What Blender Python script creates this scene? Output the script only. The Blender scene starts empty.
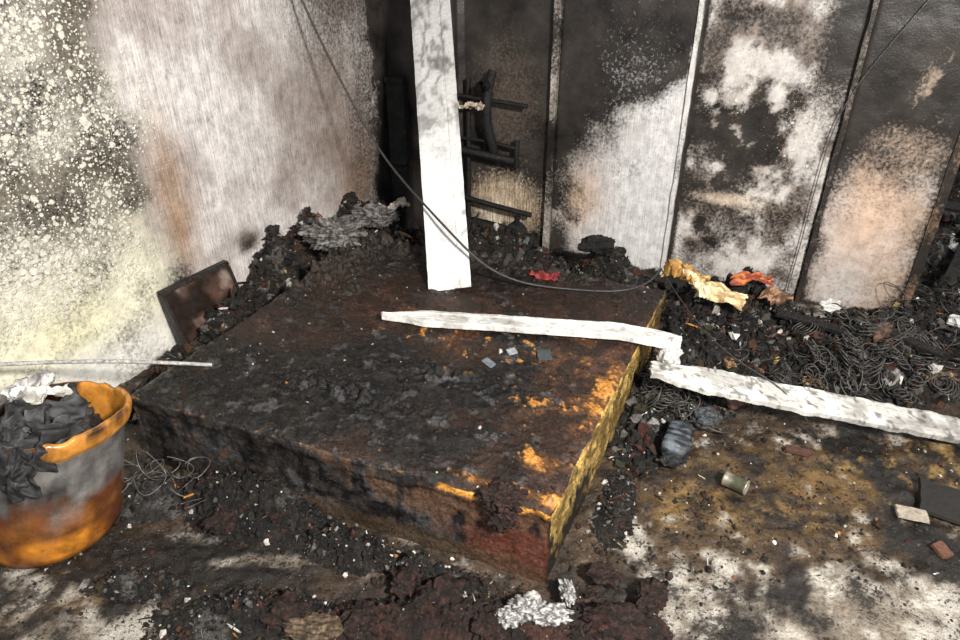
import bpy, math, random
from mathutils import Vector, noise, Matrix
random.seed(7)
SC=bpy.context.scene
col_root=SC.collection
try:
    SC.view_settings.view_transform='Standard'; SC.view_settings.look='None'
except Exception: pass

# ------------------------------------------------------------------ helpers
def sm(a,b,x):
    t=(x-a)/(b-a); t=0.0 if t<0 else (1.0 if t>1 else t)
    return t*t*(3-2*t)
def mixc(a,b,t):
    return (a[0]+(b[0]-a[0])*t, a[1]+(b[1]-a[1])*t, a[2]+(b[2]-a[2])*t)
def fb(x,y,z,s,o=4,H=1.0):
    return noise.fractal(Vector((x*s,y*s,z*s)),H,2.0,o)
def rid(x,y,z,s,o=4):
    return 1-min(1,abs(noise.fractal(Vector((x*s,y*s,z*s)),1.0,2.0,o))*2.2)
def blob(u,v,cu,cv,ru,rv):
    d=((u-cu)/ru)**2+((v-cv)/rv)**2
    return math.exp(-d*1.2)
def link(o,parent=None):
    col_root.objects.link(o)
    if parent: o.parent=parent
    return o
def empty(name,loc=(0,0,0)):
    e=bpy.data.objects.new(name,None); e.empty_display_size=.05; col_root.objects.link(e); e.location=loc
    return e
def mkmesh(name,vs,fs,mat,cols=None,attrs=None,smooth=True,parent=None):
    m=bpy.data.meshes.new(name); m.from_pydata([tuple(v) for v in vs],[],fs); m.update()
    if cols is not None:
        a=m.color_attributes.new('Col','FLOAT_COLOR','POINT')
        buf=[]
        for c in cols: buf.extend((c[0],c[1],c[2],1.0))
        a.data.foreach_set('color',buf)
    if attrs:
        for k,vals in attrs.items():
            a=m.attributes.new(k,'FLOAT','POINT'); a.data.foreach_set('value',vals)
    if smooth: m.polygons.foreach_set('use_smooth',[True]*len(m.polygons))
    if mat: m.materials.append(mat)
    o=bpy.data.objects.new(name,m); link(o,parent); return o

class NT:
    def __init__(s,name):
        s.m=bpy.data.materials.new(name); s.m.use_nodes=True; s.t=s.m.node_tree; s.n=s.t.nodes
        s.b=s.n['Principled BSDF']
    def new(s,k,**kw):
        n=s.n.new(k)
        for a,v in kw.items(): setattr(n,a,v)
        return n
    def L(s,a,b): s.t.links.new(a,b)
    def put(s,sock,v):
        if isinstance(v,(int,float,tuple)): sock.default_value=v
        else: s.L(v,sock)
    def math(s,op,a,b=0.0,clamp=False):
        n=s.new('ShaderNodeMath',operation=op,use_clamp=clamp); s.put(n.inputs[0],a); s.put(n.inputs[1],b); return n.outputs[0]
    def mix(s,f,a,b,mode='MIX'):
        n=s.new('ShaderNodeMixRGB',blend_type=mode); s.put(n.inputs[0],f); s.put(n.inputs[1],a); s.put(n.inputs[2],b); return n.outputs[0]
    def noise(s,vec,scale,detail=6,rough=.6,dist=0):
        n=s.new('ShaderNodeTexNoise'); s.L(vec,n.inputs['Vector']); n.inputs['Scale'].default_value=scale
        n.inputs['Detail'].default_value=detail; n.inputs['Roughness'].default_value=rough; n.inputs['Distortion'].default_value=dist
        return n.outputs['Fac']
    def coord(s): return s.new('ShaderNodeTexCoord').outputs['Object']
    def mapv(s,vec,scale):
        n=s.new('ShaderNodeMapping'); s.L(vec,n.inputs['Vector']); n.inputs['Scale'].default_value=scale; return n.outputs['Vector']
    def rng(s,v,a,b,c,d):
        n=s.new('ShaderNodeMapRange'); s.put(n.inputs[0],v)
        for i,x in enumerate((a,b,c,d)): n.inputs[i+1].default_value=x
        return n.outputs[0]
    def attr(s,name,fac=False):
        n=s.new('ShaderNodeAttribute',attribute_name=name); return n.outputs['Fac' if fac else 'Color']
    def bump(s,h,strength=.5,dist=.01,normal=None):
        n=s.new('ShaderNodeBump'); n.inputs['Strength'].default_value=strength; n.inputs['Distance'].default_value=dist
        s.L(h,n.inputs['Height'])
        if normal is not None: s.L(normal,n.inputs['Normal'])
        return n.outputs[0]

def surf(name,fine=90,con=.7,bump=.8,bd=.012,r0=.35,r1=.9,color=None,metal=0,bscale=45,spec=.5,dsp=0,lsp=0):
    m=NT(name); co=m.coord()
    base=m.attr('Col') if color is None else (*color,1)
    n1=m.noise(co,fine,8,.65); k=m.rng(n1,.3,.7,1-con,1+con)
    cmb=m.new('ShaderNodeCombineXYZ')
    for i in range(3): m.L(k,cmb.inputs[i])
    c=m.mix(1.0,base,cmb.outputs[0],'MULTIPLY')
    if dsp:
        q=m.noise(co,80,9,.72); q2=m.noise(co,11,5,.6)
        q=m.math('ADD',q,m.math('MULTIPLY',m.math('SUBTRACT',q2,.5),.7))
        c=m.mix(m.rng(q,.51+(.08-.2*dsp),.58+(.08-.2*dsp),0,.90),c,(.012,.010,.009,1))
    if lsp:
        q=m.noise(co,210,4,.6); q2=m.noise(m.mapv(co,(1.3,.9,1)),17,4,.6)
        q=m.math('ADD',q,m.math('MULTIPLY',m.math('SUBTRACT',q2,.5),.35))
        c=m.mix(m.rng(q,.70-.1*lsp,.74-.1*lsp,0,.8),c,(.38,.34,.28,1))
    m.L(c,m.b.inputs['Base Color'])
    n2=m.noise(co,18,6,.6); m.L(m.rng(n2,.35,.65,r0,r1),m.b.inputs['Roughness'])
    n3=m.noise(co,bscale,10,.7); m.L(m.bump(n3,bump,bd),m.b.inputs['Normal'])
    m.b.inputs['Metallic'].default_value=metal
    m.b.inputs['Specular IOR Level'].default_value=spec
    return m.m

# walls: base colour + 'dark' soot speckle + 'bub' cream bubbles + 'drip'
def wallmat(name):
    m=NT(name); co=m.coord()
    base=m.attr('Col')
    n1=m.noise(co,22,8,.65); k=m.rng(n1,.3,.7,.72,1.25)
    vd=m.mapv(co,(1,1,.045)); n2=m.noise(vd,170,4,.6); dr=m.rng(n2,.35,.65,0,1)
    n2b=m.noise(m.mapv(co,(1,1,.3)),260,3,.5)
    drip=m.attr('drip',True)
    kd=m.math('MULTIPLY',m.math('SUBTRACT',m.math('ADD',m.math('MULTIPLY',dr,.6),m.math('MULTIPLY',m.rng(n2b,.35,.65,0,1),.4)),.5),drip)
    k=m.math('ADD',k,kd)
    cmb=m.new('ShaderNodeCombineXYZ')
    for i in range(3): m.L(k,cmb.inputs[i])
    c=m.mix(1.0,base,cmb.outputs[0],'MULTIPLY')
    dk=m.attr('dark',True)
    nf=m.noise(co,75,9,.72)
    f=m.math('ADD',m.math('MULTIPLY',m.math('SUBTRACT',nf,.5),3.2),m.math('MULTIPLY',m.math('SUBTRACT',dk,.5),2.1))
    f=m.math('ADD',m.math('MULTIPLY',f,1.0),.5,True)
    nn=m.noise(co,6,6,.65)
    dcol=m.mix(m.rng(nn,.35,.65,0,1),(.012,.010,.009,1),(.050,.042,.037,1))
    c=m.mix(f,c,dcol)
    bb=m.attr('bub',True)
    dv=m.new('ShaderNodeTexNoise'); m.L(co,dv.inputs['Vector']); dv.inputs['Scale'].default_value=30; dv.inputs['Detail'].default_value=3
    vv=m.new('ShaderNodeVectorMath',operation='MULTIPLY_ADD'); m.L(dv.outputs['Color'],vv.inputs[0]); vv.inputs[1].default_value=(.02,.02,.02); m.L(co,vv.inputs[2])
    bf=None
    for sc,off in ((32,.0),(58,.05),(115,.10)):
        vo=m.new('ShaderNodeTexVoronoi'); m.L(vv.outputs[0],vo.inputs['Vector']); vo.inputs['Scale'].default_value=sc
        sep=m.new('ShaderNodeSeparateColor'); m.L(vo.outputs['Color'],sep.inputs[0])
        r=m.math('ADD',m.math('MULTIPLY',bb,.62),m.math('MULTIPLY',m.math('SUBTRACT',sep.outputs[0],.75),.5))
        q=m.math('MULTIPLY',m.math('SUBTRACT',m.math('ADD',r,off-.05),vo.outputs['Distance']),9,True)
        q=m.math('MULTIPLY',q,m.math('MULTIPLY',bb,8,True))
        bf=q if bf is None else m.math('MAXIMUM',bf,q)
    ncol=m.noise(co,60,6,.6)
    bcol=m.mix(m.rng(ncol,.35,.65,0,1),(.56,.52,.42,1),(.84,.81,.72,1))
    c=m.mix(bf,c,bcol)
    m.L(c,m.b.inputs['Base Color'])
    m.L(m.rng(f,0,1,.52,.32),m.b.inputs['Roughness'])
    m.b.inputs['Specular IOR Level'].default_value=.38
    h=m.math('ADD',m.math('MULTIPLY',nf,.5),bf)
    m.L(m.bump(h,.5,.007),m.b.inputs['Normal'])
    return m.m

MW=wallmat('scorched_plaster')
MCHAR=surf('char',fine=130,con=.85,bump=1,bd=.018,r0=.28,r1=.85,spec=.4,bscale=70,lsp=.2)
MCHUNK=surf('char_fragments',fine=90,con=.6,bump=.9,bd=.008,r0=.35,r1=.85,bscale=110,spec=.4)
MFLOOR=surf('scorched_floor',fine=80,con=.7,bump=.8,bd=.010,r0=.15,r1=.75,bscale=75,dsp=.40,lsp=.25,spec=.5)
MBED=surf('burnt_wood',fine=110,con=.85,bump=.9,bd=.008,r0=.12,r1=.6,bscale=100,spec=.42,lsp=.12)
MPANEL=surf('glossy_scorched_panel',fine=40,con=.4,bump=.3,bd=.004,r0=.12,r1=.4,bscale=30)
MDRY=surf('dry_scrap',fine=90,con=.5,bump=.6,bd=.006,r0=.5,r1=.85,bscale=90)
MCLOTH=surf('scorched_cloth',fine=50,con=.35,bump=.4,bd=.005,r0=.6,r1=.95)

# ------------------------------------------------------------------ layout
corner=Vector((-.48,3.79,0)); Ld=Vector((-.5057,-.8627,0)); Bd=Vector((.9136,-.4067,0))
Ln=Vector((.8627,-.5057,0)); Bn=Vector((-.4067,-.9136,0))
def LW(u,z,o=0): p=corner+Ld*u+Ln*o; return Vector((p.x,p.y,z))
def BW(u,z,o=0): p=corner+Bd*u+Bn*o; return Vector((p.x,p.y,z))
BH=.28
FR=Vector((.183,1.272,0)); FL=Vector((-1.107,1.767,0)); BR=Vector((.747,2.470,0)); BL=FL+BR-FR
def bedst(x,y):
    e1=FL-FR; e2=BR-FR; d=Vector((x-FR.x,y-FR.y,0)); det=e1.x*e2.y-e1.y*e2.x
    return (d.x*e2.y-d.y*e2.x)/det,(e1.x*d.y-e1.y*d.x)/det

# ------------------------------------------------------------------ left wall
def left_wall():
    us=-.04; ue=3.5; H=2.5; st=.013
    nu=int((ue-us)/st); nz=int(H/st)
    vs=[];cols=[];dk=[];bu=[];dp=[]
    for j in range(nz+1):
        z=j*st
        for i in range(nu+1):
            u=us+i*st
            n1=fb(u,z,1.3,2.2,5); n2=fb(u,z,7.7,6,5)
            c=(.44,.385,.365)
            c=mixc(c,(.68,.64,.62),sm(-.1,.5,n1+.32*blob(u,z,1.2,.9,.4,.5)))
            c=mixc(c,(.76,.69,.67),.85*blob(u,z,.95,.16,.5,.18))
            c=mixc(c,(.20,.150,.120),.9*blob(u,z,.54,.80,.34,.45)*min(1,.75+n2*.6))
            c=mixc(c,(.34,.21,.12),.95*blob(u,z,1.42,.60,.09,.35)*min(1,.8+n2*.6))
            c=mixc(c,(.24,.155,.105),.85*blob(u,z,.30,.38,.2,.3))
            c=mixc(c,(.14,.11,.095),min(1,.9*blob(u,z,1.12,.33,.10,.06)*(1+n2)))
            c=mixc(c,(.12,.10,.085),.75*sm(.9,1.5,z)*(sm(.9,.3,u)))
            edge=sm(1.44,1.62,u+.08*n2)
            bg=mixc((.20,.175,.14),(.58,.55,.48),sm(-.3,.35,n1+.2*blob(u,z,2.0,.9,.3,.4)))
            c=mixc(c,bg,edge)
            cream=edge*sm(.66,.34,z+.25*n1+.12*n2)
            cream=max(cream,edge*.95*blob(u,z,1.98,.40,.35,.27))
            c=mixc(c,(.84,.80,.63),cream)
            c=mixc(c,(.84,.79,.52),.7*edge*blob(u,z,1.95,.3,.2,.15))
            c=mixc(c,(.86,.84,.78),edge*sm(.28,.1,z))
            d=0.0
            d=max(d,1.1*sm(.30,.05,u+.10*n2))
            d=max(d,.54*sm(.55,.2,u+.1*n2))
            d=max(d,.62*blob(u,z,.34,.14,.24,.16))
            d=max(d,.68*blob(u,z,1.47,.28,.10,.13))
            d=max(d,.60*blob(u,z,1.1,.31,.08,.05))
            d=max(d,.54*sm(.5,1.3,z)*sm(1.0,.4,u))
            d=max(d,.20*edge*sm(.3,.7,z)+.28*edge+.22*edge*n2)
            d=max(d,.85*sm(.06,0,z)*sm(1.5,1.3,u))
            d=max(d,.5*sm(1.5,2.2,z))
            b=edge*(.70+.28*n1)*sm(.22,.45,z)
            b=max(b,edge*.35*(1-cream)+.2*edge)
            b=max(b,.42*blob(u,z,1.46,1.0,.10,.6)*(.8+n2))
            p=LW(u,z,.004*n2)
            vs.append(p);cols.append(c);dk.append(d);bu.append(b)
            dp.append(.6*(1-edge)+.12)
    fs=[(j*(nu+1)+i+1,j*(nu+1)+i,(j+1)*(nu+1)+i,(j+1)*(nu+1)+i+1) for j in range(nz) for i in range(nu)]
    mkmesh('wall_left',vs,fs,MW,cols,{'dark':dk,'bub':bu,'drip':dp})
left_wall()

# ------------------------------------------------------------------ back wall
SA,SB,SCm,SD=.92,1.56,2.18,2.61
def back_wall():
    us=-.02; ue=SD; H=2.5; st=.012
    nu=int((ue-us)/st); nz=int(H/st)
    vs=[];cols=[];dk=[];bu=[];dp=[]
    for j in range(nz+1):
        z=j*st
        for i in range(nu+1):
            u=us+i*st
            n1=fb(u,z,11.3,2.6,5); n2=fb(u,z,3.1,7,5); n3=fb(u,z,5.5,16,3)
            d=1.0; b=0; c=(.42,.37,.33); drip=.2; off=0
            if u<SA:
                low=sm(.55,.35,z)
                c=mixc((.13,.10,.08),mixc((.40,.31,.22),(.74,.64,.50),sm(-.3,.3,n1)),low)
                li=min(1,1.25*blob(u,z,.66,.22,.24,.20))
                li=max(li,.62*blob(u,z,.66,.78,.26,.42))
                d=1.05-.95*li; drip=1.5*low+.3
                off=-.03 if u>.42 else 0
            elif u<SB:
                v=(u-SA)/(SB-SA)
                c=mixc((.42,.38,.36),(.66,.64,.64),sm(0,.6,v+.3*n1))
                tan=blob(u,z,1.08,.33,.12,.16)
                c=mixc(c,(.60,.42,.29),.8*tan)
                li=max(sm(.28,-.32,z-(.38+.52*v)+.34*n1+.1*n2)*sm(-.25,.55,v+.45*n2+.15),.8*blob(u,z,1.10,.32,.14,.15))
                li=max(li,.32*blob(u,z,1.3,.8,.25,.3))
                d=1.02-.85*li
                d=min(d,1-.8*sm(1.515,1.53,u+.006*n3)*sm(1.25,.9,z+.2*n2))
                d=max(d,.9*blob(u,z,.97,.08,.10,.2)); drip=.5
                d-=.12*sm(-.1,.4,n1)
            elif u<SCm:
                v=(u-SB)/(SCm-SB)
                c=mixc((.30,.24,.205),(.62,.58,.55),sm(-.25,.35,n2+.3*sm(.5,0,z)))
                w2=abs(fb(u,z*.6,21,5,5,.8))
                li=.95*sm(-.15,.50,n1*.25+n2*.6+n3*.4+.40*blob(u,z,1.74,1.05,.15,.45)+.36*blob(u,z,1.95,.75,.16,.35)-.06+.25*(w2-.15))
                li=max(li,.95*blob(u,z,1.8,.44,.24,.045),1.0*blob(u,z,1.93,.15,.26,.2)*(.9+n2))
                li=max(li,.9*blob(u,z,1.66,.25,.10,.5)*(.9+n2))
                li=max(li,.54+.35*n1+.3*n2)
                c=mixc(c,(.74,.60,.46),.8*blob(u,z,1.8,.43,.2,.05))
                d=1.0-.84*min(1,li)
                d=max(d,.95*blob(u,z,1.68,.30,.05,.09),.9*blob(u,z,1.74,.22,.08,.05))
                d=max(d,.95*sm(1.585,1.57,u))
                b=.42*blob(u,z,1.75,1.0,.14,.35)*sm(-.1,.3,n2+.1)+.40*blob(u,z,2.03,.75,.12,.25)
                d=max(d,1.0*blob(u,z,2.13,1.18,.16,.42))
            else:
                v=(u-SCm)/(SD-SCm)
                c=mixc((.42,.32,.25),(.52,.46,.43),sm(-.2,.3,n1))
                tan=blob(u,z,2.38,.46,.15,.24)
                c=mixc(c,(.66,.47,.35),.95*tan)
                c=mixc(c,(.52,.48,.46),.8*blob(u,z,2.33,.08,.15,.12))
                li=sm(.92,.46,z+.15*n1+.10*n2)*sm(-.1,.22,v+.12*n2)*sm(1.15,.75,v+.12*n2)
                d=1.04-.76*li
                d=min(d,1-.75*blob(u,z,2.48,1.0,.09,.14)*sm(-.1,.2,n2+.05))
                d=max(d,.6*sm(.06,0,z)); off=.025
                b=.30*blob(u,z,2.48,1.05,.08,.10)*sm(0,.25,n2)
                d-=.10*sm(-.1,.4,n1)
            for s in (SA,SB,SCm):
                if abs(u-s)<.012: off-=.012; d=max(d,.9)
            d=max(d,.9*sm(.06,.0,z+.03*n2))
            d=max(d,sm(1.25,1.5,z+.1*n1))
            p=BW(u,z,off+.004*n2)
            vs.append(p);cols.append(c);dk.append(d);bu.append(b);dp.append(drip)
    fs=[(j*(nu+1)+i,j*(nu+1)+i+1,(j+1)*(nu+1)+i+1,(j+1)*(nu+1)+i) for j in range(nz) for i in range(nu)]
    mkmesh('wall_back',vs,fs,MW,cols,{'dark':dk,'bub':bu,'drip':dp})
back_wall()

def prism(name,pts_lo,pts_hi,mat,parent=None,cols=None):
    n=len(pts_lo); vs=list(pts_lo)+list(pts_hi)
    fs=[tuple(range(n))[::-1],tuple(range(n,2*n))]+[(i,(i+1)%n,n+(i+1)%n,n+i) for i in range(n)]
    return mkmesh(name,vs,fs,mat,cols,smooth=False,parent=parent)
def wallstrip(name,u0,u1,o0,o1,z0,z1,color,fn=BW,dark=.5,drip=.3):
    vs=[];cols=[];dk=[];n=120
    for k in range(n+1):
        z=z0+(z1-z0)*k/n
        for (u,o) in ((u0,o0),(u0,o1),(u1,o1),(u1,o0)):
            w=.003*fb(u*3,z,o,9,3)
            vs.append(fn(u+w,z,o)); cols.append(color); dk.append(dark+.45*fb(u,z,9,5,3))
    fs=[(k*4+a,k*4+(a+1)%4,k*4+4+(a+1)%4,k*4+4+a) for k in range(n) for a in range(4)]
    fs+= [(3,2,1,0),(n*4,n*4+1,n*4+2,n*4+3)]
    return mkmesh(name,vs,fs,MW,cols,{'dark':dk,'bub':[0]*len(vs),'drip':[drip]*len(vs)},smooth=False)
wallstrip('trim_1',SA-.02,SA+.012,-.02,.018,0,2.5,(.50,.45,.40),dark=.62)
wallstrip('trim_2',SB-.028,SB-.008,-.01,.016,0,2.5,(.66,.64,.62),dark=.25)
wallstrip('trim_3',SCm-.006,SCm+.014,-.01,.032,0,2.5,(.35,.29,.24),dark=.75)
wallstrip('trim_4',.36,.40,-.01,.03,0,2.5,(.15,.12,.1),dark=.95)
wallstrip('door_frame',SD-.015,SD+.022,-.06,.035,0,2.5,(.30,.19,.12),dark=.72,drip=.6)

MDARK=surf('soot_dark_room_black',color=(.012,.011,.010),r0=.6,r1=.95)  # black duct soot; on the next room's walls, painted darkness
def quad(name,a,b,z0,z1,mat):
    return mkmesh(name,[(a.x,a.y,z0),(b.x,b.y,z0),(b.x,b.y,z1),(a.x,a.y,z1)],[(0,1,2,3)],mat,smooth=False)
quad('wall_rear',BW(1.5,0,-2.2),BW(6.0,0,-2.2),0,2.6,MDARK)
quad('wall_right',BW(6.0,0,-2.2),BW(6.0,0,.5),0,2.6,MDARK)

# ------------------------------------------------------------------ floor
def floor_noise(x,y): return .006*fb(x,y,0,5,4)
def floorcol(x,y):
    n1=fb(x,y,2,3.2,6,.8); n2=fb(x,y,9,11,5,.7); n3=fb(x,y,4.2,30,3)
    c=mixc((.014,.011,.009),(.065,.042,.026),sm(-.4,.5,n1+n2*.5))
    w=blob(x,y,1.05,1.62,.65,.30)
    c=mixc(c,(.14,.080,.028),.9*w*sm(-.35,.25,n1+.3*n2))
    g=max(.9*blob(x,y,1.45,1.76,.36,.13),.6*blob(x,y,1.0,1.55,.25,.1),.6*blob(x,y,.62,1.62,.14,.16),.5*blob(x,y,-1.1,1.15,.2,.1))
    c=mixc(c,(.36,.22,.07),g*sm(.05,.32,n2+.25*n1))
    r=blob(x,y,-.1,1.15,.45,.13)
    c=mixc(c,(.065,.030,.021),.8*r)
    p=max(1.2*blob(x,y,1.12,1.14,.55,.20),.9*blob(x,y,.52,1.20,.2,.13),.85*blob(x,y,.43,1.47,.09,.12),.62*blob(x,y,1.25,1.88,.42,.07),
          1.15*blob(x,y,-.60,1.345,.20,.035),1.0*blob(x,y,-1.02,1.12,.24,.09),.6*blob(x,y,-.85,1.42,.12,.08),.6*blob(x,y,-1.3,1.25,.3,.1),.5*blob(x,y,1.3,1.5,.3,.1),.8*blob(x,y,2.0,2.9,.6,.6))
    pm=sm(.34,.72,p+.40*n1+.42*n2+.12*n3)
    pc=mixc((.22,.18,.14),(.54,.50,.44),sm(-.3,.4,n2*.7+n3*.3+.8*n1))
    c=mixc(c,pc,pm*.92)
    if abs(((x*.9136-y*.4067)+10)%.45-.225)>.222 and pm>.3: c=mixc(c,(.06,.05,.04),.6)
    return c,pm
def build_floor():
    x0,x1,y0,y1=-2.3,4.2,.35,6.2
    ys=[];y=y0
    while y<y1: ys.append(y); y+=.010 if y<2.4 else (.018 if y<3.6 else .06)
    xs=[];x=x0
    while x<x1: xs.append(x); x+=.011 if -1.5<x<1.9 else .04
    vs=[];cols=[]
    for y in ys:
        for x in xs:
            c,pm=floorcol(x,y)
            z=floor_noise(x,y)+ (1-pm)*(.012*max(0,fb(x,y,5,22,4))+.010*max(0,fb(x,y,15,45,3,.6)))
            vs.append((x,y,z)); cols.append(c)
    w=len(xs)
    fs=[(j*w+i,j*w+i+1,(j+1)*w+i+1,(j+1)*w+i) for j in range(len(ys)-1) for i in range(w-1)]
    mkmesh('floor',vs,fs,MFLOOR,cols)
build_floor()

# ------------------------------------------------------------------ debris mounds
BLK=((.008,.007,.007),(.030,.024,.020)); RED=((.016,.010,.008),(.065,.029,.021)); GRY=((.03,.028,.026),(.11,.10,.095)); BRN=((.016,.011,.008),(.055,.033,.020))
MOUNDS=[
 ('charred_debris_pile',[(-.86,2.98,.24,.62,-.53,.34),(-.62,3.35,.35,.3,0,.30),(-1.0,2.5,.16,.4,-.5,.2),(-1.16,2.2,.12,.25,-.5,.12)],.05,BRN),
 ('charred_debris_pile',[(.0,3.27,.75,.2,-.42,.20),(.62,2.92,.32,.16,-.42,.22)],.05,BLK),
 ('charred_debris_pile',[(1.12,2.62,.42,.32,-.4,.19),(1.5,2.35,.42,.26,-.4,.14),(.86,2.35,.22,.35,0,.12)],.09,BLK),
 ('charred_debris_pile',[(.60,1.98,.16,.3,-.35,.05),(.42,1.55,.07,.2,-.35,.03)],.03,BLK),
 ('charred_debris_pile',[(-.70,1.54,.32,.13,-.35,.12),(-.38,1.38,.18,.08,-.3,.06),(-.12,1.28,.2,.07,-.35,.05)],.055,BLK),
 ('melted_residue',[(-.12,1.14,.42,.11,0,.06),(.30,1.12,.22,.11,0,.05)],.055,RED),
 ('charred_debris_pile',[(-.60,1.16,.28,.11,0,.05),(-.95,1.27,.15,.06,0,.03)],.045,BLK),
 ('charred_debris_pile',[(-1.02,1.60,.16,.12,0,.05)],.03,GRY),
 ('charred_debris_pile',[(2.1,2.55,.55,.35,0,.10),(2.3,3.2,.6,.5,0,.16),(2.9,3.9,.6,.5,0,.3)],.08,BLK),
]
def comp(x,y,c):
    cx,cy,rx,ry,ro,h=c; dx,dy=x-cx,y-cy; cs,sn=math.cos(-ro),math.sin(-ro)
    a=(dx*cs-dy*sn)/rx; b=(dx*sn+dy*cs)/ry
    return h*sm(1.0,.0,math.sqrt(a*a+b*b))
def mound_h(x,y,m):
    s=max(comp(x,y,c) for c in m[1])
    if s<=.0005: return 0
    k=min(1,s/.03)
    h=s*(1+.25*fb(x,y,3,6,3))+k*m[2]*(.75*abs(fb(x,y,6,9,5,.7))+.40*abs(fb(x,y,1,26,4,.5))+.2*fb(x,y,31,60,3,.5))
    return max(0,h)
def hsurf(x,y):
    return max(floor_noise(x,y),max(mound_h(x,y,m) for m in MOUNDS))
def inroom(x,y,marg=.012):
    p=Vector((x,y,0))-corner
    if p.dot(Ln)<marg: return False
    if p.dot(Bn)<marg and p.dot(Bd)<SD+.05: return False
    return True
def inbed(x,y,m=0):
    s,t=bedst(x,y); return -m<s<1+m and -m<t<1+m
for mi,m in enumerate(MOUNDS):
    xa=min(c[0]-max(c[2],c[3]) for c in m[1]);xb=max(c[0]+max(c[2],c[3]) for c in m[1])
    ya=min(c[1]-max(c[2],c[3]) for c in m[1]);yb=max(c[1]+max(c[2],c[3]) for c in m[1])
    st=.0065 if yb<2 else (.010 if xb<2.2 else .016)
    nx=int((xb-xa)/st);ny=int((yb-ya)/st)
    idx={};vs=[];cols=[]
    H={}
    for j in range(ny+1):
        for i in range(nx+1):
            x=xa+i*st;y=ya+j*st
            h=mound_h(x,y,m) if (inroom(x,y) and not inbed(x,y,-.02)) else 0
            H[i,j]=h
    fs=[]
    def vid(i,j):
        if (i,j) not in idx:
            x=xa+i*st;y=ya+j*st;h=H[i,j]
            idx[i,j]=len(vs)
            n=fb(x,y,h*4,14,5,.7)
            jit=.006*min(1,h/.03)
            vs.append((x+jit*fb(x,y,1,60,2),y+jit*fb(x,y,8,60,2),h if h>.002 else -.008))
            c=mixc(m[3][0],m[3][1],sm(-.2,.6,n))
            n5=fb(x,y,20,8,4)
            if m[0].startswith('charred'): c=mixc(c,(.15,.14,.13),.5*sm(.36,.55,n5))
            cols.append(c)
        return idx[i,j]
    for j in range(ny):
        for i in range(nx):
            if max(H[i,j],H[i+1,j],H[i,j+1],H[i+1,j+1])>.002:
                fs.append((vid(i,j),vid(i+1,j),vid(i+1,j+1),vid(i,j+1)))
    mkmesh(m[0],vs,fs,MCHAR,cols)

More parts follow.
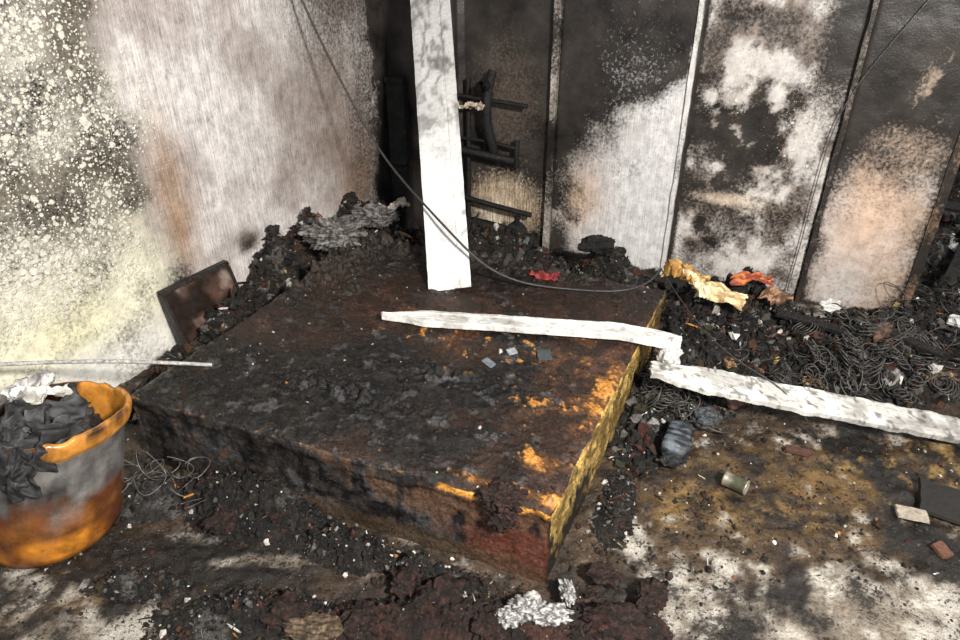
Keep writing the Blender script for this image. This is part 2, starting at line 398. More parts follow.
# ------------------------------------------------------------------ burnt bed base
def build_bed():
    vs=[];cols=[];fs=[]
    N1=260;N2=240;NZ=34
    def P(s,t,z):
        p=FR+(FL-FR)*s+(BR-FR)*t
        return Vector((p.x,p.y,z))
    e1=(FL-FR).normalized(); e2=(BR-FR).normalized()
    def top(s,t):
        p=P(s,t,BH); x,y=p.x,p.y
        n1=fb(x,y,3,4,5);n2=fb(x,y,8,12,5,.7);n3=fb(x,y,1,40,4,.6);n4=fb(x,y,6,24,4,.5)
        ed=min(s,1-s,t,1-t)
        char=sm(-.20,.30,n1*.6+n2*.5+n3*.2+.55*blob(s,t,.72,.16,.5,.22)+.45*blob(s,t,.42,.34,.32,.14)-.22*blob(s,t,.05,.45,.12,.5)-.18*blob(s,t,.45,.62,.4,.2)-.12*blob(s,t,.12,.75,.25,.25)+.0)
        h=char*(.004+.0025*max(0,n2+.3)+.002*abs(n4)+.0015*n3)+.0025*n1+.0008*n3
        h-=.008*sm(.010,0,ed)
        rg=max(blob(s,t,.60,.19,.28,.045),.9*blob(s,t,.38,.34,.18,.05),.6*blob(s,t,.85,.10,.12,.06))
        h+= .016*rg*(.4+abs(n2)*1.2+n4+n3*.5)
        lp=blob(s,t,1.0,.85,.16,.30)+.8*blob(s,t,.6,1.0,.35,.06)
        h+= .07*lp*(.55+abs(n2)+.5*n4)*sm(0,.02,ed)
        h-=.012*blob(s,t,0,0,.04,.04)
        c=mixc((.030,.017,.012),(.100,.046,.028),sm(-.3,.4,n2+n1*.4))
        c=mixc(c,(.022,.015,.012),.75*sm(.5,.9,t))
        og=max(.74*blob(s,t,.02,.42,.04,.16),.70*blob(s,t,.07,.12,.07,.05),.5*blob(s,t,.0,.03,.35,.02)*1.4,.36*blob(s,t,.35,.5,.38,.22),.36*blob(s,t,.15,.35,.2,.22))
        c=mixc(c,(.19,.080,.024),.6*sm(.20,.50,og+.3*n2+.1*n3))
        c=mixc(c,mixc((.005,.0045,.0045),(.020,.017,.015),sm(-.2,.5,n3+n2)),char)
        c=mixc(c,(.58,.25,.05),sm(.50,.64,og+.42*n2+.28*n3-.05*char))
        c=mixc(c,(.010,.009,.009),.7*sm(.2,.5,rg))
        c=mixc(c,(.12,.115,.12),.5*char*sm(.34,.55,fb(x,y,33,15,4)+.3*n3))
        c=mixc(c,(.03,.022,.017),min(1,lp))
        return h,c
    def frontc(s,z):
        n1=fb(s*1.4,z*2,3,4,5);n2=fb(s*1.4,z,8,14,5,.7);n3=fb(s*1.4,z*.3,8,24,4,.7)
        c=mixc((.008,.007,.007),(.038,.031,.027),sm(-.3,.45,n2+.4*n3))
        c=mixc(c,(.115,.115,.12),.75*sm(.03,.35,n1+.3*n3+.06)*blob(s,z,.45,.15,.4,.12))
        c=mixc(c,(.12,.058,.028),.75*sm(.15,.5,.55*blob(s,z,.12,.2,.4,.12)+n1*.6+n3*.45-.12))
        c=mixc(c,(.11,.036,.022),sm(.3,.7,1.15*blob(s,z,.05,.06,.16,.14)+.3*n2))
        c=mixc(c,(.07,.045,.025),.7*sm(.2,.6,blob(s,z,.3,.02,.6,.05)+.3*n2))
        c=mixc(c,(.66,.29,.05),sm(.48,.70,1.2*blob(s,z,.08,.270,.16,.024)+.45*n2))
        c=mixc(c,(.34,.16,.05),.8*sm(.74,.85,.62*sm(.262,.28,z)+.6*n2))
        return c
    def rightc(t,z):  # olive-yellow side, its lit brightness against the front put into the colour
        n1=fb(t*1.4,z,33,5,5);n2=fb(t*1.4,z,18,14,5,.7)
        c=mixc((.16,.10,.03),(.48,.33,.11),sm(-.35,.35,n2+.5*n1))
        c=mixc(c,(.015,.013,.011),sm(.10,.36,n1*.8+.4*n2+.45*sm(.12,.0,z)+.35*blob(t,z,.0,.0,.12,.3)-.12))
        c=mixc(c,(.05,.03,.02),.8*sm(.80,1,t))
        c=mixc(c,(.66,.38,.10),.8*sm(.24,.27,z)*sm(-.05,.25,n2+.3*n1)*sm(.85,.6,t))
        return c
    base=len(vs)
    for j in range(N2+1):
        for i in range(N1+1):
            s=i/N1;t=j/N2;h,c=top(s,t);p=P(s,t,BH+h)
            w=.006*fb(p.x,p.y,.28,8,4,.8)
            if i in(0,N1): p+=e1*w
            if j in(0,N2): p+=e2*w
            vs.append(p);cols.append(c)
    fs+=[(base+j*(N1+1)+i,base+(j+1)*(N1+1)+i,base+(j+1)*(N1+1)+i+1,base+j*(N1+1)+i+1) for j in range(N2) for i in range(N1)]
    def side(fn,N,colf,nrm,flip):
        b=len(vs)
        for k in range(NZ+1):
            for i in range(N+1):
                a=i/N; s,t=fn(a); q=P(s,t,0)
                if k==NZ:
                    ii=round(s*N1);jj=round(t*N2); p=Vector(vs[base+jj*(N1+1)+ii])
                    z=BH
                else:
                    z=BH*k/NZ; q=P(s,t,z)
                    dr=.007*max(0,fb(q.x,q.y,z*.3,26,4,.7))*sm(.0,.2,z)
                    lip=.008*sm(.225,.240,z+.02*fb(q.x,q.y,0,10,3))
                    w=.005*fb(q.x,q.y,z,9,3)+dr
                    endf=0 if (i in(0,N)) else 1
                    p=q+nrm*(endf*(w+.003*fb(q.x,q.y,z*2,30,3,.7))+ (lip-.004)*endf)
                    if k==0: p.z=-.004
                vs.append(p);cols.append(colf(a,z))
        for k in range(NZ):
            for i in range(N):
                f=(b+k*(N+1)+i,b+k*(N+1)+i+1,b+(k+1)*(N+1)+i+1,b+(k+1)*(N+1)+i)
                fs.append(f[::-1] if flip else f)
    side(lambda a:(a,0),N1,frontc,-e2,True)
    side(lambda a:(0,a),N2,rightc,-e1,False)
    side(lambda a:(a,1),N1,lambda a,z:(.02,.017,.015),e2,False)
    side(lambda a:(1,a),N2,lambda a,z:(.02,.017,.015),e1,True)
    mkmesh('burnt_bed_base',vs,fs,MBED,cols)
    return top
bedtop=build_bed()

# ------------------------------------------------------------------ scattered fragments
def chunks(name,samples,mat=MCHUNK):
    vs=[];fs=[];cols=[]
    for (x,y,z,sz,kind,c) in samples:
        if kind=='shard': d=(sz,sz*random.uniform(.4,.9),sz*random.uniform(.08,.25))
        elif kind=='stick': d=(sz*random.uniform(1.8,3.5),sz*.22,sz*.2)
        else: d=(sz,sz*random.uniform(.6,1),sz*random.uniform(.4,.8))
        R=Matrix.Rotation(random.uniform(0,6.28),3,'Z')@Matrix.Rotation(random.gauss(0,.4),3,'X')@Matrix.Rotation(random.gauss(0,.4),3,'Y')
        b=len(vs)
        n=5
        for lev in (-.5,.5):
            a0=random.uniform(0,1)
            for k in range(n):
                a=2*math.pi*(k+a0*.3)/n; r=random.uniform(.45,1.15)*.5*(1 if lev<0 else .8)
                v=R@Vector((math.cos(a)*r*d[0],math.sin(a)*r*d[1],lev*d[2]*random.uniform(.5,1.3)))
                vs.append((x+v.x,y+v.y,z+v.z+d[2]*.3)); cols.append(c)
        fs.append(tuple(b+k for k in range(n))[::-1]); fs.append(tuple(b+n+k for k in range(n)))
        for k in range(n): fs.append((b+k,b+(k+1)%n,b+n+(k+1)%n,b+n+k))
    return mkmesh(name,vs,fs,mat,cols,smooth=False)
def pal(w=.03,o=.01,g=.1):
    r=random.random()
    if r<w: v=random.uniform(.25,.75); return (v,v*.97,v*.9)
    if r<w+o: return random.choice([(.5,.22,.05),(.22,.09,.05),(.45,.30,.10)])
    if r<w+o+g: v=random.uniform(.05,.14); return (v,v*.95,v*.9)
    if r<w+o+g+.25: return (random.uniform(.02,.06),random.uniform(.014,.028),.012)
    v=random.uniform(.005,.020); return (v,v*.92,v*.85)
def rk(): return random.choice(['shard','lump','lump','lump','stick'])
S=[]
while len(S)<15000:
    x=random.uniform(-1.6,2.0);y=random.uniform(.95,2.9)
    if inbed(x,y,.01) or not inroom(x,y,.03): continue
    if fb(x,y,2,3.2,4)+random.uniform(-.5,.5)<-.15: continue
    c,pm=floorcol(x,y)
    sz=min(.026,random.expovariate(1/.0048)+.002)
    if pm>.5:
        if random.random()<.6: continue
        sz*=.7
    S.append((x,y,hsurf(x,y),sz,rk(),pal(.05,.010,.06)))
chunks('burnt_rubble',S)
S=[]
for m in MOUNDS[:5]+MOUNDS[6:7]+MOUNDS[8:]:
    for c in m[1]:
        near=c[1]<1.8
        n=int(2800*c[2]*c[3]/.1)+200
        for _ in range(n):
            r=math.sqrt(random.random());a=random.uniform(0,6.28)
            dx=r*c[2]*math.cos(a);dy=r*c[3]*math.sin(a)
            x=c[0]+dx*math.cos(c[4])-dy*math.sin(c[4]);y=c[1]+dx*math.sin(c[4])+dy*math.cos(c[4])
            if inbed(x,y,.0) or not inroom(x,y,.03): continue
            S.append((x,y,hsurf(x,y),min(.03 if near else .06,random.expovariate(1/(.006 if near else .013))+.004),rk(),pal(.04,.012,.11)))
chunks('charred_fragments',S)
S=[]
for _ in range(3600):
    s=random.random();t=random.random()
    if random.random()>.22+.7*blob(s,t,.65,.2,.4,.12)+.7*blob(s,t,1,.8,.25,.35)+.5*sm(.9,1,t): continue
    p=FR+(FL-FR)*s+(BR-FR)*t
    S.append((p.x,p.y,BH+bedtop(s,t)[0],min(.020,random.expovariate(1/.0034)+.002),rk(),pal(.07,.015,.03)))
chunks('charred_flakes',S)

# ------------------------------------------------------------------ generic shapes
def lump(name,loc,size,seed=0,amp=.35,c0=(.02,.018,.016),c1=(.06,.05,.045),mat=None,rot=0,sub=4,fr=1.6,parent=None):
    import bmesh
    bm=bmesh.new(); bmesh.ops.create_icosphere(bm,subdivisions=sub,radius=1)
    vs=[];cols=[];R=Matrix.Rotation(rot,3,'Z')
    for v in bm.verts:
        p=v.co; n=noise.fractal(p*fr+Vector((seed*3.1,seed,0)),.8,2,5); n2=noise.fractal(p*fr*3+Vector((seed,5,0)),.7,2,4)
        q=p*(1+amp*n+amp*.4*abs(n2))
        q=R@Vector((q.x*size[0],q.y*size[1],q.z*size[2])); vs.append(q+Vector(loc)); cols.append(mixc(c0,c1,sm(-.3,.5,n2+n*.5)))
    fs=[tuple(v.index for v in f.verts) for f in bm.faces]; bm.free()
    return mkmesh(name,vs,fs,mat or MCHAR,cols,parent=parent)
def crumple(name,loc,sx,sy,h,c0,c1,seed=0,rot=0,droop=0,mat=None,parent=None,n=40,tilt=0,fr=1.3,oc=3):
    vs=[];cols=[]
    R=Matrix.Rotation(rot,3,'Z')@Matrix.Rotation(tilt,3,'X')
    for j in range(n+1):
        for i in range(n+1):
            a=i/n*2-1;b=j/n*2-1
            w=1+.35*noise.fractal(Vector((math.atan2(b,a)*1.4,seed,3)),1,2,4)
            x=a*sx/2*w;y=b*sy/2*w
            z=h*(rid(a+seed,b*.6,seed,fr,oc)-.3)+h*.4*fb(a,b,seed,2.5 if oc<3 else 4,oc)-droop*(a*a+b*b)*.5
            x+=h*.3*fb(a,b,seed+9,2.5,2)
            vs.append(R@Vector((x,y,z))+Vector(loc)); cols.append(mixc(c0,c1,sm(-.3,.4,fb(a,b,seed+4,2.5,4))))
    fs=[(j*(n+1)+i,j*(n+1)+i+1,(j+1)*(n+1)+i+1,(j+1)*(n+1)+i) for j in range(n) for i in range(n)]
    o=mkmesh(name,vs,fs,mat or MCLOTH,cols,parent=parent)
    sd=o.modifiers.new('thick','SOLIDIFY'); sd.thickness=.002
    return o
def curve(name,splines,r,mat,parent=None,cyc=False):
    cu=bpy.data.curves.new(name,'CURVE'); cu.dimensions='3D'; cu.bevel_depth=r; cu.bevel_resolution=2; cu.resolution_u=6
    for pts in splines:
        sp=cu.splines.new('NURBS'); sp.points.add(len(pts)-1)
        for k,p in enumerate(pts): sp.points[k].co=(p[0],p[1],p[2],1)
        sp.use_endpoint_u=True; sp.order_u=min(4,len(pts))
    cu.materials.append(mat); o=bpy.data.objects.new(name,cu); link(o,parent); return o
MWIRE=surf('burnt_wire',color=(.035,.031,.029),r0=.35,r1=.6,bump=.2)
MWIREG=surf('bare_wire',color=(.15,.14,.135),r0=.3,r1=.55,metal=.5,bump=.2)
MMETAL=surf('scaled_metal',color=(.010,.009,.009),r0=.4,r1=.8,metal=.2)
MROD=surf('pale_rod',color=(.45,.44,.42),r0=.4,r1=.7)
MBOARD=surf('blistered_white_paint',fine=80,con=.20,bump=.7,bd=.005,r0=.5,r1=.8,bscale=130)

def board(name,pts,w,th,up,c0=(.54,.52,.49),c1=(.80,.79,.76),dirt=.25,taper=(1,1),seed=0,jag=.004,veins=0):
    n=140; vs=[];cols=[]
    L=[0]
    for a,b in zip(pts,pts[1:]): L.append(L[-1]+(b-a).length)
    prof=[(-.5,-.5),(-.5,.35),(-.44,.5),(-.30,.5),(-.27,.32),(-.05,.30),(.22,.32),(.25,.5),(.44,.5),(.5,.35),(.5,-.5)]
    pr=[]
    for (a,b),(c,d) in zip(prof,prof[1:]):
        k=max(1,int(abs(c-a)/.05)); pr+= [(a+(c-a)*q/k,b+(d-b)*q/k) for q in range(k)]
    pr.append(prof[-1]); prof=pr; K=len(prof)
    for k in range(n+1):
        d=L[-1]*k/n
        for q in range(len(L)-1):
            if d<=L[q+1]+1e-6: break
        f=(d-L[q])/(L[q+1]-L[q]); p=pts[q].lerp(pts[q+1],f); dr=(pts[q+1]-pts[q]).normalized()
        side=dr.cross(up).normalized(); nn=side.cross(dr).normalized()
        e0=k/n
        tp=min(1,taper[0]+(1-taper[0])*sm(0,.18,e0))*min(1,taper[1]+(1-taper[1])*sm(1,.93,e0))
        for (a,b) in prof:
            jg=jag*fb(d,a*2,seed,14,4)
            v=p+side*(a*w*tp+jg)+nn*(b*th+.002*fb(d,a,seed+5,20,3))
            if k in (0,n): v+=dr*(.02*fb(a*3,seed,2,2,3))
            vs.append(v)
            cc=mixc(c1,c0,sm(-.1,.4,fb(v.x,v.y,v.z,7,5)))
            if veins:
                vz=sm(.50,1.1,v.z)
                vn=rid(v.x*1.6,v.y,v.z*.7,7,5)
                cc=mixc(cc,(.40,.39,.38),.7*vz)
                cc=mixc(cc,(.14,.13,.125),.85*vz*sm(.62,.98,vn))
                cc=mixc(cc,(.10,.09,.085),.6*sm(.35,.6,fb(v.x,v.y,v.z,9,5)+.2*sm(.7,1.3,v.z)))
            else:
                cc=mixc(cc,(.10,.08,.065),dirt*sm(.1,.45,fb(v.x+3,v.y,v.z,9,5)+ .1))
                cc=mixc(cc,(.05,.04,.035),min(1,dirt*1.5)*sm(.3,.5,fb(v.x+3,v.y,v.z,30,4,.6)))
            cols.append(cc)
    fs=[(k*K+a,k*K+(a+1)%K,(k+1)*K+(a+1)%K,(k+1)*K+a) for k in range(n) for a in range(K)]
    fs+=[tuple(range(K))[::-1],tuple(n*K+a for a in range(K))]
    return mkmesh(name,vs,fs,MBOARD,cols,smooth=False)
V=Vector
pd=V((-.096,.83,.984)); p0=V((-.121,2.47,.288))
board('white_board',[p0,p0+pd*1.38],.172,.02,V((0,-1,.8)),c0=(.56,.55,.54),c1=(.78,.77,.76),seed=3,jag=.0015,veins=1)
board('white_board',[V((-.36,2.21,.312)),V((.1,2.155,.312)),V((.50,2.10,.312)),V((.695,2.03,.308))],.085,.022,V((0,0,1)),taper=(.25,.7),seed=11,dirt=.2)
board('white_board',[V((.60,2.005,.215)),V((.95,1.955,.16)),V((1.30,1.905,.11)),V((1.70,1.85,.055))],.105,.025,V((0,-.25,1)),taper=(.6,.5),seed=17,dirt=.5,jag=.010)
lump('plaster_chunk',(.665,2.03,.265),(.035,.03,.05),5,.4,(.5,.48,.45),(.8,.79,.76),mat=MDRY)

# cables
curve('hanging_cable',[[(-.84,3.14,1.6),(-.74,3.12,1.28),(-.565,2.986,.952),(-.411,2.92-.03,.68),(-.2,2.60,.57),(-.06,2.50,.45),(.04,2.46,.372),(.17,2.455,.315),(.322,2.455,.295),(.46,2.43,.295),(.56,2.42,.30),(.66,2.45,.31),(.71,2.5,.325),(.74,2.54,.34)]],.005,MWIRE)
curve('fallen_wire',[[(.74,2.54,.34),(.76,2.45,.31),(.83,2.105,.25),(.993,2.0,.19),(1.08,1.93,.16),(1.177,1.86,.02)]],.0025,MWIRE)
curve('hanging_cable',[[BW(2.50,1.6,.05),BW(2.32,1.25,.045),BW(2.17,1.0,.04),BW(2.13,.7,.03),BW(2.14,.3,.03),BW(2.13,.05,.03)]],.002,MWIREG)
curve('metal_rod',[[(-1.56,1.70,.43),(-1.3,1.765,.415),(-1.1,1.83,.37),(-.89,1.905,.30)]],.0065,MROD)

# fixture on the back wall
fx=empty('burnt_wall_bracket',BW(.6,.5,.03)); bpy.context.view_layer.update()
def fx_curve(nm,pts,r,mat=MMETAL):
    o=curve(nm,[pts],r,mat); o.parent=fx; o.matrix_parent_inverse=fx.matrix_world.inverted(); return o
fx_curve('rod_upper',[BW(.43,.80,.05),BW(.6,.795,.06),BW(.80,.78,.05)],.011)
fx_curve('bent_pipe',[BW(.60,.92,.02),BW(.60,.86,.07),BW(.60,.76,.09),BW(.595,.66,.07),BW(.62,.60,.07),BW(.625,.52,.04)],.024)
fx_curve('bar_middle',[BW(.44,.53,.06),BW(.58,.52,.07),BW(.74,.50,.05)],.022)
fx_curve('bar_middle_rail',[BW(.44,.58,.03),BW(.58,.59,.05),BW(.74,.56,.03)],.010)
fx_curve('bar_lower',[BW(.44,.27,.05),BW(.6,.25,.06),BW(.84,.225,.05)],.015)
fx_curve('upright_left',[BW(.47,.88,.02),BW(.475,.5,.03),BW(.47,.15,.03)],.013)
fx_curve('upright_right',[BW(.74,.60,.02),BW(.74,.53,.03),BW(.74,.46,.02)],.015)
fx_curve('valve_stub',[BW(.59,.86,.05),BW(.59,.87,.14)],.028)
def fxp(o): o.parent=fx;o.matrix_parent_inverse=fx.matrix_world.inverted()
# pipe with valve lying at the foot of the wall
pv=empty('burnt_pipe_valve',BW(.66,.17,.12)); bpy.context.view_layer.update()
def pvp(o): o.parent=pv;o.matrix_parent_inverse=pv.matrix_world.inverted()
pvp(curve('pipe',[[BW(.44,.17,.14),BW(.58,.175,.14),BW(.72,.165,.15),BW(.88,.14,.16)]],.030,MMETAL))
pvp(lump('valve_body',tuple(BW(.80,.17,.16)),(.055,.045,.05),5,.2,(.008,.008,.008),(.03,.027,.025)))
pvp(curve('valve_stem',[[BW(.80,.18,.16),BW(.805,.23,.17),BW(.81,.26,.17)]],.014,MMETAL))
pvp(curve('flange',[[BW(.885,.14,.16),BW(.905,.138,.16)]],.042,MMETAL))
fxp(crumple('scorched_rag',tuple(BW(.52,.765,.10)),.15,.05,.03,(.45,.36,.27),(.70,.62,.52),3,rot=-.4,fr=.9))

def duct():
    prof=[(.02,.005),(.02,.07),(.10,.07),(.115,.055),(.115,.005)]
    vs=[];fs=[];n=40;K=len(prof)
    for k in range(n+1):
        z=.0+.86*k/n
        for u,o in prof: vs.append(BW(u+.003*fb(z,u,0,9,3),z,o+.004*fb(z,o,2,9,3)+(.012 if .40<z<.43 or z>.82 else 0)))
    fs=[(k*K+a,k*K+(a+1)%K,(k+1)*K+(a+1)%K,(k+1)*K+a) for k in range(n) for a in range(K)]+[tuple(range(K))[::-1],tuple(n*K+a for a in range(K))]
    mkmesh('burnt_cable_duct',vs,fs,MDARK,smooth=False)
duct()

def frame():
    e=empty('burnt_picture_frame',LW(1.42,.02,.08)); bpy.context.view_layer.update()
    def P(u,h,o): return LW(u,.03+h,.12-.10*(h/.3)+o)
    def bx(nm,u0,u1,h0,h1,o0,o1,c,mat):
        n=20; vs=[];cols=[];fs=[]
        for side,o in ((0,o0),(1,o1)):
            for j in range(n+1):
                for i in range(n+1):
                    u=u0+(u1-u0)*i/n;h=h0+(h1-h0)*j/n
                    vs.append(P(u,h,o)); k=fb(u,h,2,7,4)
                    cc=c
                    if nm=='panel':
                        cc=mixc(c,(.11,.06,.045),sm(-.1,.5,k+.6*blob(u,h,1.33,.2,.12,.09)-.2))  # brown-red and pinkish reflections painted into the panel colour
                        cc=mixc(cc,(.30,.24,.21),.8*sm(.35,.6,k+.5*blob(u,h,1.30,.22,.08,.07)))
                    cols.append(cc)
        W=n+1;Q=W*W
        for j in range(n):
            for i in range(n):
                a=j*W+i; fs.append((a,a+1,a+W+1,a+W)); fs.append((Q+a,Q+a+W,Q+a+W+1,Q+a+1))
        for i in range(n):
            fs.append((i,Q+i,Q+i+1,i+1)); a=n*W+i; fs.append((a,a+1,Q+a+1,Q+a))
            a=i*W; fs.append((a,a+W,Q+a+W,Q+a)); a=i*W+n; fs.append((a,Q+a,Q+a+W,a+W))
        o=mkmesh(nm,vs,fs,mat,cols,smooth=False); o.parent=e;o.matrix_parent_inverse=e.matrix_world.inverted()
    bx('panel',1.27,1.59,.0,.27,.004,.014,(.022,.015,.012),MPANEL)
    k=(.020,.014,.012)
    bx('rail_bottom',1.262,1.598,-.01,.008,-.004,.020,k,MBED);bx('rail_top',1.262,1.598,.266,.28,-.004,.020,k,MBED)
    bx('stile_near',1.588,1.600,0,.27,-.004,.020,k,MBED);bx('stile_far',1.260,1.272,0,.27,-.004,.020,k,MBED)
frame()

# ------------------------------------------------------------------ bucket
def bucket():
    m=NT('stained_side_lit_plastic'); co=m.coord(); base=m.attr('Col')
    n=m.noise(co,18,8,.65); k=m.rng(n,.3,.7,.5,1.4)
    cmb=m.new('ShaderNodeCombineXYZ')
    for i in range(3): m.L(k,cmb.inputs[i])
    m.L(m.mix(1,base,cmb.outputs[0],'MULTIPLY'),m.b.inputs['Base Color'])
    m.L(m.rng(n,.3,.7,.16,.5),m.b.inputs['Roughness']); m.L(m.bump(m.noise(co,25,5,.6),.35,.006),m.b.inputs['Normal'])
    e=empty('melted_plastic_bucket',(-1.29,1.50,0)); bpy.context.view_layer.update()
    B=V((-1.285,1.50,.0)); T=V((-1.205,1.535,.40))
    prof=[(0,.0),(.165,0),(.183,.008),(.187,.03),(.186,.07),(.189,.10),(.189,.108),(.187,.112),(.189,.16),(.190,.20),(.191,.24),(.192,.28),(.194,.33),(.207,.345),(.210,.355),(.209,.385),(.204,.396),(.195,.396),(.192,.385),(.190,.30),(.182,.15),(.176,.05),(.0,.045)]
    N=128;vs=[];cols=[]
    for q,(r,z) in enumerate(prof):
        inner=q>=17
        for i in range(N):
            a=2*math.pi*i/N
            f=z/.40; c=B.lerp(T,f); dr=V((math.cos(a),math.sin(a),0))
            wob=1+.04*f*noise.noise(V((math.cos(a)*1.5,math.sin(a)*1.5,z*4)))
            sag=-.20*r*math.sin(a)*f if r>.1 else 0
            if z>.32: sag+=(-.03*max(0,math.cos(a-3.7))**2 -.020*abs(noise.noise(V((math.cos(a)*3,math.sin(a)*3,3)))))*(z-.3)/.08
            p=V((c.x,c.y,z+sag))+dr*(r*wob)
            if z==0: p.z=0.001
            vs.append(p)
            n=fb(p.x,p.y,p.z,6,4); n8=fb(p.x,p.y,p.z,14,4)
            cc=mixc((.12,.034,.012),(.64,.24,.025),sm(.15,1.15,math.cos(a-5.3)*.65+.22+n*.9+n8*.3))  # orange brightens towards front right: lit side painted into the plastic's colour
            cc=mixc((.09,.028,.012),cc,sm(.0,.06,z+.05*n)*.5+.5*sm(-.3,.4,math.cos(a-5.6)+n))
            up=sm(.135,.20,z+.10*n+.03*n8)
            cc=mixc(cc,(.10,.028,.014),.8*sm(.06,0,abs(z-.15+.10*n)))
            cc=mixc(cc,mixc((.045,.042,.042),(.20,.19,.18),sm(-.35,.4,n+n8*.6)),up)
            if abs(z-.105)<.008: cc=mixc(cc,(.10,.04,.015),.6)
            if z>.343 and not inner: cc=mixc((.06,.03,.018),(.60,.25,.045),sm(-.20,.5,n+n8*.9+.55*math.cos(a-.2)))
            if inner: cc=mixc((.58,.24,.04),(.04,.025,.02),sm(-.1,.6,-math.cos(a-.5)+n+n8*.5))
            cols.append(cc)
    K=len(prof)
    fs=[(k*N+i,k*N+(i+1)%N,(k+1)*N+(i+1)%N,(k+1)*N+i) for k in range(K-1) for i in range(N)]
    o=mkmesh('shell',vs,fs,m.m,cols); o.parent=e;o.matrix_parent_inverse=e.matrix_world.inverted()
    def ad(o): o.parent=e;o.matrix_parent_inverse=e.matrix_world.inverted()
    g0,g1=(.012,.012,.013),(.085,.085,.09)
    ad(lump('ash_fill',(-1.24,1.53,.31),(.145,.14,.05),3,.2,(.02,.02,.02),(.09,.085,.08)))
    ad(crumple('burnt_rag',(-1.26,1.50,.395),.26,.22,.07,g0,g1,2,.5,.03,fr=.75,oc=2,n=60))
    ad(crumple('burnt_rag_tuft',(-1.20,1.42,.43),.16,.12,.05,g0,g1,31,.9,.03,fr=.8,oc=2,n=50))
    ad(crumple('burnt_rag_drape',(-1.20,1.345,.43),.20,.13,.04,(.008,.008,.009),(.045,.044,.045),8,.1,.05,tilt=.75,fr=.8,oc=2,n=50))
    ad(crumple('burnt_rag_tongue',(-1.175,1.305,.37),.10,.14,.022,(.006,.006,.007),(.03,.03,.03),18,.05,.02,tilt=1.4,fr=.8,oc=2,n=50))
    ad(crumple('paper_scrap',(-1.23,1.57,.43),.13,.05,.03,(.4,.38,.34),(.80,.78,.73),5,.3,fr=.8,oc=2))
    ad(crumple('paper_scrap_small',(-1.28,1.60,.43),.12,.07,.03,(.2,.19,.19),(.6,.58,.55),12,1.1,fr=.8,oc=2))
bucket()

# ------------------------------------------------------------------ small objects
lump('ash_clump',(-.66,2.88,.35),(.12,.10,.05),7,.5,(.07,.065,.06),(.36,.34,.32),sub=5,fr=2.8)
lump('ash_clump',(-.52,3.2,.30),(.10,.05,.05),9,.45,(.08,.07,.065),(.3,.28,.27),sub=5,fr=2.5)
crumple('crumpled_paper',(-.42,3.25,.34),.14,.05,.03,(.45,.38,.30),(.75,.68,.6),4,.6,fr=.9)
lump('melted_residue_clump',(.06,1.335,.272),(.055,.045,.028),12,.5,(.014,.008,.007),(.060,.028,.022),sub=5,fr=2.5)
lump('melted_residue_clump',(.06,1.315,.22),(.035,.02,.05),13,.4,(.014,.008,.007),(.055,.026,.021),sub=5,fr=2.5)
for i,(x,y,sx,sy,sz) in enumerate([(.12,1.155,.045,.03,.025),(.18,1.14,.05,.022,.02),(.23,1.205,.018,.035,.018),(.07,1.13,.03,.02,.02)]):
    lump('melted_foam',(x,y,.055),(sx,sy,sz),20+i,.5,(.10,.095,.09),(.46,.45,.44),sub=5,fr=2.0,mat=MDRY)
for i,(x,y,s) in enumerate([(-.28,1.13,.06),(-.1,1.2,.07),(.02,1.1,.05),(.34,1.12,.07),(.45,1.2,.05),(-.2,1.24,.05),(.33,1.27,.04),(-.75,1.48,.06),(-.6,1.52,.07),(-.5,1.15,.06)]):
    lump('melted_residue_clump',(x,y,.045),(s,s*.7,s*.5),30+i,.5,(.012,.008,.007),(.055,.026,.020),rot=i,fr=2.2)
lump('ash_clump',(-.42,1.11,.04),(.07,.03,.03),44,.4,(.06,.04,.025),(.22,.16,.10),fr=2.8)
crumple('red_cloth',(.27,2.56,.298),.11,.04,.02,(.10,.010,.010),(.36,.04,.04),6,-.2,fr=.9)
lump('burnt_shoe',(.52,2.83,.32),(.07,.04,.04),14,.35,(.008,.008,.008),(.025,.022,.02))
crumple('scorched_fabric',(.86,2.62,.28),.09,.19,.05,(.40,.20,.05),(.80,.50,.15),21,.5,.02,fr=.7,oc=2)
crumple('scorched_fabric',(.98,2.50,.25),.21,.09,.03,(.45,.30,.15),(.85,.68,.40),22,-.6,.02,fr=.7,tilt=.5,oc=2)
crumple('scorched_fabric',(.90,2.55,.27),.06,.17,.04,(.6,.5,.3),(.88,.75,.5),27,.5,.02,fr=.7,tilt=.3,oc=2)
crumple('red_fabric_scrap',(1.14,2.58,.28),.16,.07,.03,(.20,.03,.02),(.62,.20,.05),23,-.2,.02,fr=.7,oc=2)
crumple('scorched_fabric',(1.22,2.50,.24),.13,.08,.03,(.10,.05,.03),(.38,.22,.12),33,.4,.02,fr=.7,tilt=.3,oc=2)
lump('white_plaster_piece',(1.41,2.43,.23),(.035,.025,.025),24,.4,(.45,.43,.4),(.8,.78,.75),mat=MDRY)

